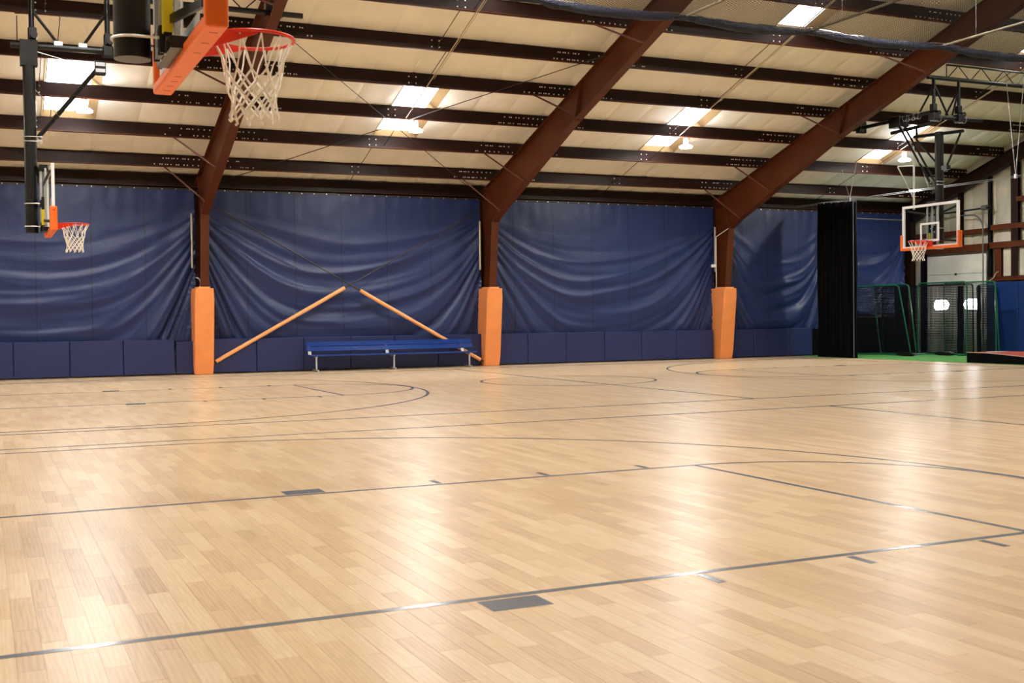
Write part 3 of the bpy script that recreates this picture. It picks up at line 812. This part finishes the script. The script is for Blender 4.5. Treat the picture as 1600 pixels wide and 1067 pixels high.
def left_frame(yc, ztr, label, dx=0):
    t = thing('hoop_hanger_frame', label, 'pipe frame', (5, yc, 19.75), group='hoop hanger frames')
    L = (5, yc, 19.75)
    def P(mb, n, m=black, sm=True):
        for q in mb.pieces(): q.build(n, m, t, L, smooth=sm).location = (0,0,0)
    P(MB().tube([(1.95,yc,19.72),(8.2,yc,19.78)], .17, 12), 'cross_pipe')
    for hx in (3.05, 7.05):
        P(MB().tube([(hx,yc,19.7),(hx,yc,ztr)], .15, 10), 'hanger_pipe')
        m = MB(); m.rbox(hx-.28,hx+.28,yc-.3,yc+.3,19.45,20.05,.05); m.rbox(hx-.2,hx+.25,yc-.25,yc+.25,20.1,20.75,.05); m.tube([(hx+.1,yc-.45,20.3),(hx+.1,yc+.2,20.3)], .2, 10)
        P(m, 'clamp', black, False)
        m = MB(); ubolts(m, [(hx-.05,yc,19.75)], .24); P(m, 'u_bolt', zinc)
    P(MB().tube([(3.1,yc,21.7),(4.4,yc,20.0)], .085, 8), 'knee_brace'); P(MB().tube([(6.9,yc,21.75),(5.75,yc,20.0)], .085, 8), 'knee_brace')
    m = MB(); m.box(4.2,4.65,yc-.12,yc+.12,19.85,20.1); m.box(5.5,5.95,yc-.12,yc+.12,19.85,20.1); P(m, 'brace_foot', zinc, False)
    P(MB().tube([(3.3,yc-.2,19.4),(5,yc-.2,19.0),(6.9,yc-.2,19.05)], .02, 5), 'cable', zinc)
    P(MB().tube([(2.3,yc+.1,21.4),(2.3,yc+.1,20.0)], .03, 5).tube([(2.2,yc+.1,21.5),(3.1,yc+.1,21.55)], .03, 5), 'limit_arm')
truss(-6, 18.4, YF, 22.88, 24.05, 'black truss pipe under the roof at top left, ending right of the near rim')
left_frame(YF, 22.8, 'black pipe frame with clamps above the far left hoop')
left_frame(0, 38.9, 'black pipe frame above the near hoop, out of the picture')
# clamps of the truss on the rafter
m = MB(); m.rbox(16.1,17.2,YF-.3,YF+.3,22.95,23.5,.04); ubolts(m, [(16.25,YF,22.9),(17.0,YF,22.9)], .24)
tag(m.build('rafter_clamp', black, loc=(16.6,YF,23)), 'black clamp holding the truss pipe to the left rafter above the near net', 'clamp')

truss(69.9, 92, YF, 22.98, 24.1, 'black zigzag truss above the right hoop')
t = thing('hoop_hanger_frame', 'black pipe frame with clamps and side braces above the right hoop', 'pipe frame', (69.9, YF, 19.8), group='hoop hanger frames')
Lr = (69.9, YF, 19.8)
def PR(mb, n, m=black, sm=True):
    for q in mb.pieces(): q.build(n, m, t, Lr, smooth=sm).location = (0,0,0)
PR(MB().tube([(69.1,YF,19.85),(74.5,YF,19.9)], .16, 10), 'cross_pipe')
for hx in (69.35, 72.0):
    PR(MB().tube([(hx,YF,19.8),(hx,YF,22.95)], .14, 10), 'hanger_pipe')
    m = MB(); m.rbox(hx-.3,hx+.3,YF-.35,YF+.35,19.6,20.2,.05); m.rbox(hx-.25,hx+.15,YF-.25,YF+.25,20.3,20.9,.05); m.tube([(hx+.3,YF-.3,20.2),(hx+.3,YF+.3,20.2)], .2, 10); PR(m, 'clamp', black, False)
    m = MB(); ubolts(m, [(hx-.1,YF-.05,19.8),(hx+.35,YF-.05,19.8)], .26); PR(m, 'u_bolt', zinc)
for p, q in (((69.35,YF,22.3),(67.9,YF,20.2)), ((69.45,YF,22.3),(70.8,YF,20.1)), ((72.0,YF,22.2),(70.6,YF,20.1)), ((72,YF,22.2),(71.3,YF,20.1))):
    PR(MB().tube([p, q], .08, 8), 'knee_brace')
PR(MB().tube([(69.6,48.0,20.35),(69.6,57.2,20.3)], .16, 10), 'side_pipe'); PR(MB().tube([(70.2,47.8,19.6),(70.2,53.2,19.45)], .15, 10), 'side_pipe')
m = MB(); ubolts(m, [(69.6,y,20.3) for y in (56.3,51.6,50.9,50.2,49.6)], .24); PR(m, 'u_bolt', zinc)
m = MB(); m.rbox(69.3,70.2,56.2,56.6,19.9,20.9,.04); m.rbox(69.3,70.3,51.3,52.6,19.7,20.6,.04); PR(m, 'clamp', black, False)
PR(MB().tube([(69.6,56.6,20.9),(69.6,58.6,20.9)], .06, 6).tube([(69.6,51.0,20.2),(69.6,55.2,20.85)], .03, 5), 'limit_arm')
for dx in (-.28, .28): PR(MB().tube([(69.9+dx,51.95,20.15),(69.9+dx,48.15,14.55)], .085, 8), 'side_brace')
PR(MB().tube([(69.9,50.05,19.5),(69.9,50.0,18.5)], .1, 8), 'link')
PR(MB().tube([(69.9,50.3,18.7),(69.9,45.1,18.42)], .13, 8), 'yoke_pipe')
PR(MB().tube([(69.9,45.3,18.4),(69.9,46.85,15.8)], .085, 8), 'side_brace'); PR(MB().tube([(69.9,50.1,18.5),(69.9,47.9,16.3)], .08, 8), 'side_brace')
PR(MB().rbox(69.6,70.2,47.2,48.0,12.9,13.15,.04).box(69.7,70.1,46.6,47.2,15.6,15.95), 'mast_plate', black, False)
PR(MB().tube([(69.6,51.4,19.6),(69.6,49.6,17.0),(69.6,48.4,14.3)], .02, 5), 'safety_strap', zinc)

# ---------------------------------------------------------------- black divider curtain with its cable
def divider():
    x = 76.5; y0, y1 = 64.85, 70.3; n = 150
    def fn(u, v):
        y = y0+(y1-y0)*u+.05*noise.noise(V((u*40, v*3, 4)))
        d = .30*math.sin(u*2*PI*10+1.5*noise.noise(V((u*10, v*1.2, 0))))*(.75+.35*noise.noise(V((u*8, 1, v*2))))
        ztop = 15.05+.055*(y-y0)
        return (x+d, y+.06*math.sin(v*9+u*30), .03+(ztop-.03)*(1-v))
    m = MB(); m.grid(fn, n, 24)
    o = m.build('divider_curtain', blackm, loc=(x, 69, 0), smooth='all')
    tag(o, 'black mesh divider curtain bunched beside the last navy curtain', 'curtain')
    m = MB()
    for k in range(26):
        y = y0+(y1-y0)*k/25; m.tube([(x, y, 15.0+.055*(y-y0)), (x, y, 15.32+.02*(y-y0))], .025, 4)
    stuff(m.build('curtain_hooks', zinc, o, (x,69,0))).location = (0,0,0)
    MB().tube([(x-.3, 64.85, .05),(x-.32, 64.85, 15.0)], .04, 5).build('edge_cord', mat('pale cord', srgb(90, 100, 120), .7), o, (x,69,0)).location = (0,0,0)
divider()
ct = thing('curtain_cable', 'long pale steel cable carrying the black divider curtain, rising to the right', 'cable', (76.5, 60, 15.2))
for dz in (0, .12):
    MB().tube([(76.5, y, 15.25+.0*(y)+dz-.25*math.sin((y-30)/44*PI)*.3) for y in (75, 66, 56, 46, 36, 28)], .022, 5).build('cable_strand', zinc, ct, (76.5,60,15.2)).location = (0,0,0)
for yy, top in ((65.7, 18.6), (46.0, 24.6)):
    m = MB()
    for s in (-1.0, 1.0): m.tube([(76.5, yy, 15.35), (76.5, yy+s*1.05, top-.33*s)], .025, 5)
    m.box(76.42, 76.58, yy-.1, yy+.1, 15.1, 15.45)
    m.build('hanger_wire', zinc, ct, (76.5,60,15.2)).location = (0,0,0)
m = MB(); m.tube([(79.15,60,17.95),(79.15,60,13.9)], .09, 8); m.tube([(77.2,60,17.75),(79.15,60,14.9)], .06, 8); m.tube([(77.2,60,17.8),(79.15,60,17.95)], .05, 6); m.tube([(79.15,60,17.9),(79.15,60,21.0)], .05, 6)
tag(m.build('cable_post', white, loc=(79.15,60,16), smooth=True), 'white steel drop post with diagonal strut behind the right backboard top', 'post')
tag(MB().tube([(79.5,73.9,14.4),(91,73.9,14.3)], .05, 6).build('curtain_rail', zinc, loc=(85,73.9,14.4)), 'thin pale rail above the corner curtain', 'rail')

# ---------------------------------------------------------------- batting cage netting drawn up under the roof
nt = thing('cage_netting', 'black netting drawn up on pipes under the roof at top right', 'net', (50, 37, 22))
Ln = (50, 37, 22)
def PN(mb, n, m, sm=False): o = mb.build(n, m, nt, Ln, smooth=sm); o.location = (0,0,0); return o
PX = [29.0, 39.45, 48.95, 60.1, 70.5, 81]
for px_ in PX:
    PN(MB().tube([(px_, 37.4, 22.5),(px_, 14, 22.5)], .085, 8), 'spreader_pipe', conduit_m, True)
def netz(x, y):
    k = 0
    for a, b in zip(PX[:-1], PX[1:]):
        if a <= x <= b: k = 1-abs((x-(a+b)/2)/((b-a)/2))**2
    return 22.4-.35*k*(1 if y < 37 else 1)
m = MB(); st = .16; hw = .026
x = 27.5
while x < 84:
    pts = [(x, y, netz(x, y)) for y in (37.4, 30, 22, 14)]
    for (p, q) in zip(pts[:-1], pts[1:]): m.add([(p[0]-hw,p[1],p[2]),(p[0]+hw,p[1],p[2]),(q[0]+hw,q[1],q[2]),(q[0]-hw,q[1],q[2])], [(0,1,2,3)])
    x += st
y = 37.3
while y > 14:
    k = 27.5
    while k < 84:
        a, b = netz(k, y), netz(k+1.5, y)
        m.add([(k,y-hw,a),(k,y+hw,a),(k+1.5,y+hw,b),(k+1.5,y-hw,b)], [(0,1,2,3)]); k += 1.5
    y -= st
stuff(PN(m, 'net_mesh', netcord))
m = MB(); pts = []; rr = []
x = 26.0
while x < 84:
    k = 0
    for a, b in zip(PX[:-1], PX[1:]):
        if a <= x <= b: k = 1-abs((x-(a+b)/2)/((b-a)/2))**2
    pts.append((x, 37.35+.12*noise.noise(V((x*.8, 0, 0))), 22.38-.2*k)); rr.append(.16+.14*k+.08*noise.noise(V((x*1.3, 5, 0)))); x += .35
PN(m.tube(pts, rr, 10), 'net_bundle', netgrey, True)
PN(MB().tube([(p[0], p[1]-.05, p[2]+.26) for p in pts], .02, 5), 'net_cable', zinc, True)
m = MB()
for px_ in PX:
    for yy in (34.5, 24): m.tube([(px_, yy, 22.55),(px_, yy, roofz(yy))], .02, 5)
PN(m, 'drop_chain', zinc)

# ---------------------------------------------------------------- end wall steel and overhead door
X = 92.45
def beam(x0, x1, y0, y1, z0, z1, n, label, cat='girt', m=steel):
    o = MB().rbox(x0, x1, y0, y1, z0, z1, .02).build(n, m, loc=(x0, y0, z0))
    MB().box(x0-.03, x0+.02, y0, y1, z1-.06, z1+.02).build('girt_lip', m, o, (x0,y0,z0)).location = (0,0,0) if z1-z0 < 1 else (0,0,0)
    return tag(o, label, cat)
def post(x0, x1, y0, y1, z0, z1, label, m=steel_shade):
    x0 = x1-.38; o = MB().box(x0, x0+.05, y0, y1, z0, z1).box(x0+.05, x1-.05, (y0+y1)/2-.02, (y0+y1)/2+.02, z0, z1).box(x1-.05, x1, y0, y1, z0, z1).build('wall_post', m, loc=(x0,y0,z0))
    return tag(o, label, 'post')
beam(92.5, 92.95, 30, 63.5, 12.5, 13.0, 'wall_girt', 'upper brown girt on the end wall right of the door track')
beam(92.5, 92.95, 63.8, 73.9, 12.3, 12.75, 'wall_girt', 'upper brown girt behind the right backboard')
beam(92.4, 92.95, 30, 63.5, 10.66, 11.25, 'wall_girt', 'lower brown girt right of the door track, over the white panels')
beam(92.4, 92.95, 63.8, 73.9, 10.55, 11.2, 'wall_girt', 'lower brown girt directly over the overhead door')
beam(92.4, 92.95, 30, 63.5, 7.4, 7.8, 'wall_girt', 'brown sill girt just above the tall blue mat')
beam(92.5, 92.95, 30, 60.3, 15.1, 15.55, 'wall_girt', 'top brown girt at the right picture edge')
post(92.2, 92.9, 60.1, 60.95, 0, roofz(60.5)-1.2, 'dark brown wall post at the right edge of the picture')
post(92.3, 92.9, 67.3, 67.75, 11.2, roofz(67.5)-1.2, 'brown wall post rising behind the right backboard')
post(92.3, 92.9, 62.15, 63.0, 7.8, 10.66, 'short brown jamb post between white panels right of the door', steel)
post(92.2, 92.9, 72.5, 73.0, 0, 10.55, 'dark door jamb post left of the overhead door', black)
post(92.0, 92.9, 63.55, 63.8, 0, roofz(63.6)-1.2, 'tall black post right of the overhead door', black)
post(92.0, 92.9, 46, 46.8, 0, roofz(46.4)-1.2, 'brown end wall post outside the picture')
# white panels right of the door
tag(MB().rbox(92.75, 92.95, 50, 62.1, 7.85, 10.6, .03).build('wall_panel', insul_w, loc=(92.8,55,8)), 'scuffed white panel above the tall blue mat', 'panel')
# overhead door
dr = bpy.data.objects.new('door_1', None); C.objects.link(dr); dr.location = V((92.6, 68, 0))*F; dr['kind'] = 'structure'; Ld = (92.6, 68, 0)
doorm = mat('pale door steel', srgb(214, 212, 200), .5, var=(1.5, .12))
zs = [0.05, 2.1, 4.15, 6.2, 8.27, 10.25]
for a, b in zip(zs[:-1], zs[1:]):
    MB().rbox(92.6, 92.75, 64.1, 72.1, a+.015, b-.015, .03).build('door_section', doorm, dr, Ld).location = (0,0,0)
def stadium(yc, zc, hy, hz, x0, x1, grow=0):
    n = 8; r = hz+grow; pts = []
    for k in range(n+1): a = -PI/2+PI*k/n; pts.append((yc+hy-hz+r*math.cos(a), zc+r*math.sin(a)))
    for k in range(n+1): a = PI/2+PI*k/n; pts.append((yc-hy+hz+r*math.cos(a), zc+r*math.sin(a)))
    return MB().extrude(pts, 'X', x0, x1)
for i, yc in enumerate((70.1, 65.95)):
    o = stadium(yc, 5.1, 1.05, .56, 92.55, 92.62).build('window_%d' % (wn+1+i), doorwin, loc=(92.6, yc, 5.1)); struct(o)
    stadium(yc, 5.1, 1.05, .56, 92.58, 92.61, .08).build('window_frame', black, o, (92.6, yc, 5.1)).location = (0,0,0)
for dz in (8.27,): MB().box(92.5, 92.6, 68.0, 68.2, dz-.1, dz+.1).build('door_latch', black, dr, Ld).location = (0,0,0)
tr = thing('door_track', 'curved steel track of the overhead door left of the black post', 'door track', (92, 64, 10))
def PT(mb, n, m=track_m): o = mb.build(n, m, tr, (92,64,10), smooth=True); o.location = (0,0,0)
pts = [(92.0, 63.95, .1), (92.0, 63.95, 12.6)]+[(92.0, 63.95+1.5*(1-math.cos(a)), 12.6+1.6*math.sin(a)) for a in [PI/2*k/6 for k in range(1, 7)]]+[(92.0, 67.2, 14.25)]
PT(MB().tube(pts, .07, 6), 'rail'); PT(MB().tube([(91.8, 63.75, 12.5), (91.8, 63.75, 14.6)], .08, 6), 'bracket')
PT(MB().tube([(91.9, 62.9, 14.75), (91.9, 70.5, 14.6)], .09, 8), 'spring_shaft', black); PT(MB().tube([(91.9, 63.3, 14.75), (91.9, 63.9, 14.75)], .28, 12), 'cable_drum', track_m)
# tall blue mats and rope
for i, (a, b) in enumerate(((59.4, 63.1), (55.5, 59.35), (51.6, 55.45))):
    tag(MB().rbox(91.7, 92.1, a, b, .15, 7.25, .06).build('tall_wall_mat', blue_pad, loc=(91.7, a, 0)), ['tall bright blue wall mat right of the netting screens', 'tall blue wall mat at the right picture edge', 'tall blue wall mat outside the right picture edge'][i], 'wall mat')
tag(MB().tube([(91.9,61.9,8.3),(91.7,62.0,8.2),(91.65,62.3,7.7),(91.6,62.9,7.35)], .04, 6).build('rope', conduit_m, loc=(91.7,62.3,7.8), smooth=True), 'short pale rope end hanging over the tall blue mat', 'rope')
tag(MB().rbox(91.2, 92.0, 74.0, 74.9, .1, 7.2, .03).build('corner_post_wrap', mat('dull red cover', srgb(110, 44, 32), .7), loc=(91.5,74.4,0)), 'dull red cover on the corner post behind the screens', 'cover')

# ---------------------------------------------------------------- netting screens
def screen(label, pts_top, x0, y0, x1, y1, H, leanx=0, leany=0, sp=.17, foot=True, tubes=green_t, rc=.35):
    """a framed net panel standing from (x0,y0) to (x1,y1); lean shifts the top"""
    t = thing('net_screen', label, 'net screen', ((x0+x1)/2, (y0+y1)/2, 0), group='batting practice net screens')
    L = ((x0+x1)/2, (y0+y1)/2, 0)
    A = V((x0,y0,.12)); B = V((x1,y1,.12)); T = V((leanx, leany, H))
    d = (B-A).normalized(); up_ = T.normalized()
    c = []
    def corner(p, a, b):
        return [p-a*rc+ (a*rc)*math.sin(k*PI/8) + (b*rc)*(1-math.cos(k*PI/8)) for k in range(5)]
    loop = corner(B, d, up_)+corner(B+T, up_, -d)+corner(A+T, -d, -up_)+corner(A, -up_, d)
    o = MB().tube(loop, .07, 7, closed=True).build('frame', tubes, t, L, smooth=True); o.location = (0,0,0)
    m = MB(); W = (B-A).length; n = int(W/sp); hw = .02
    for k in range(1, n):
        p = A+d*(W*k/n); q = p+T; m.add([p-d*hw, p+d*hw, q+d*hw, q-d*hw], [(0,1,2,3)])
    nh = int(T.length/sp)
    for k in range(1, nh):
        p = A+T*(k/nh); q = B+T*(k/nh); sg = V((0,0,hw))
        m.add([p-sg, p+sg, q+sg, q-sg], [(0,1,2,3)])
    s = stuff(m.build('net', netcord, t, L)); s.location = (0,0,0)
    if foot:
        for p in (A, B):
            m = MB(); nrm = V((-d.y, d.x, 0))
            m.tube([p-nrm*1.3-V((0,0,.02)), p+nrm*1.3-V((0,0,.02))], .07, 6)
            o = m.build('foot', tubes, t, L, smooth=True); o.location = (0,0,0)
    return t
screen('green framed net screen nearest the black divider curtain', None, 83.2, 73.4, 85.0, 66.6, 7.0, -.3, 1.4, foot=True)
screen('green framed net screen leaning in the middle of the stack', None, 85.8, 71.8, 86.4, 67.3, 7.1, -.2, .9)
screen('wide green framed net screen before the overhead door, left panel', None, 88.0, 68.7, 88.4, 62.6, 7.2, 0, .05)
screen('green framed net screen before the right door window', None, 88.9, 66.0, 89.4, 59.9, 7.15, 0, .1)
screen('black framed net screen before the left door window', None, 89.9, 72.5, 90.2, 63.5, 7.0, 0, .05, tubes=black)
screen('narrow green framed net screen leaning on the tall blue mat', None, 90.6, 63.0, 90.9, 60.9, 6.9, .5, .9, foot=False)
screen('black framed net screen behind the green stack near the corner', None, 87.6, 73.4, 88.2, 68.9, 7.0, 0, .1, tubes=black, sp=.13)
# dark cloth bags hanging in the stack
for i, (x, y0, y1, zt, s) in enumerate(((88.6, 63.3, 64.0, 6.9, 'thick'), (89.6, 62.05, 62.4, 6.9, 'thin'), (86.9, 68.9, 70.9, 7.0, 'wide'))):
    def fn(u, v, x=x, y0=y0, y1=y1, zt=zt): return (x+.12*math.sin(u*PI*4)+.05*noise.noise(V((u*4, v*5, x))), y0+(y1-y0)*u+.06*noise.noise(V((v*5, x, 0))), .2+(zt-.2)*v)
    tag(MB().grid(fn, 14, 16).build('hanging_net', blackm, loc=(x, y0, .2), smooth='all'), '%s strip of black net hanging in the screen stack' % s, 'net', None)
for i, (x, y, rz, s) in enumerate(((83.9, 66.2, .5, 'left green screens'), (87.7, 64.9, .3, 'right green screens'))):
    m = MB(); n = 14
    def fn(u, v, x=x, y=y):
        a = 2*PI*u; l = (v-.5)*3.0; r = .22*math.sqrt(max(0, 1-(2*v-1)**4))+.01
        return (x+.35*math.cos(a)*r/.22*.9+.1*l, y+l, .22+r*math.sin(a)*.9+.04*noise.noise(V((u*5, v*8, i))))
    m.grid(fn, n, 16)
    tag(m.build('sandbag', black, loc=(x, y, 0), smooth='all'), 'black sandbag on the turf at the foot of the '+s, 'sandbag', 'sandbags')

# ---------------------------------------------------------------- portable mound
mt = thing('pitching_mound', 'portable pitching mound with red turf top and black sides at right edge', 'pitching mound', (79, 46, 0))
Lm = (79, 46, 0)
prof = [(51.6, .02), (51.6, .86), (49.4, .86), (36.5, .12), (36.5, .02)]
MB().extrude(prof, 'X', 76.95, 81.6).build('mound_body', blackm, mt, Lm).location = (0,0,0)
top = MB().add([(76.98,51.57,.875),(81.57,51.57,.875),(81.57,49.4,.875),(76.98,49.4,.875),(76.98,36.6,.14),(81.57,36.6,.14)], [(0,1,2,3),(3,2,5,4)])
top.build('turf_top', red_pad, mt, Lm).location = (0,0,0)
m = MB(); m.box(76.9,77.0,49.4,51.6,.85,.90); m.bar((76.95,49.4,.875),(76.95,36.6,.14),.1,.05); m.build('edge_trim', mat('pale trim', srgb(190,170,160), .6), mt, Lm).location = (0,0,0)
MB().box(78.3,80.3,50.3,50.8,.87,.92).build('pitching_plate', white, mt, Lm).location = (0,0,0)
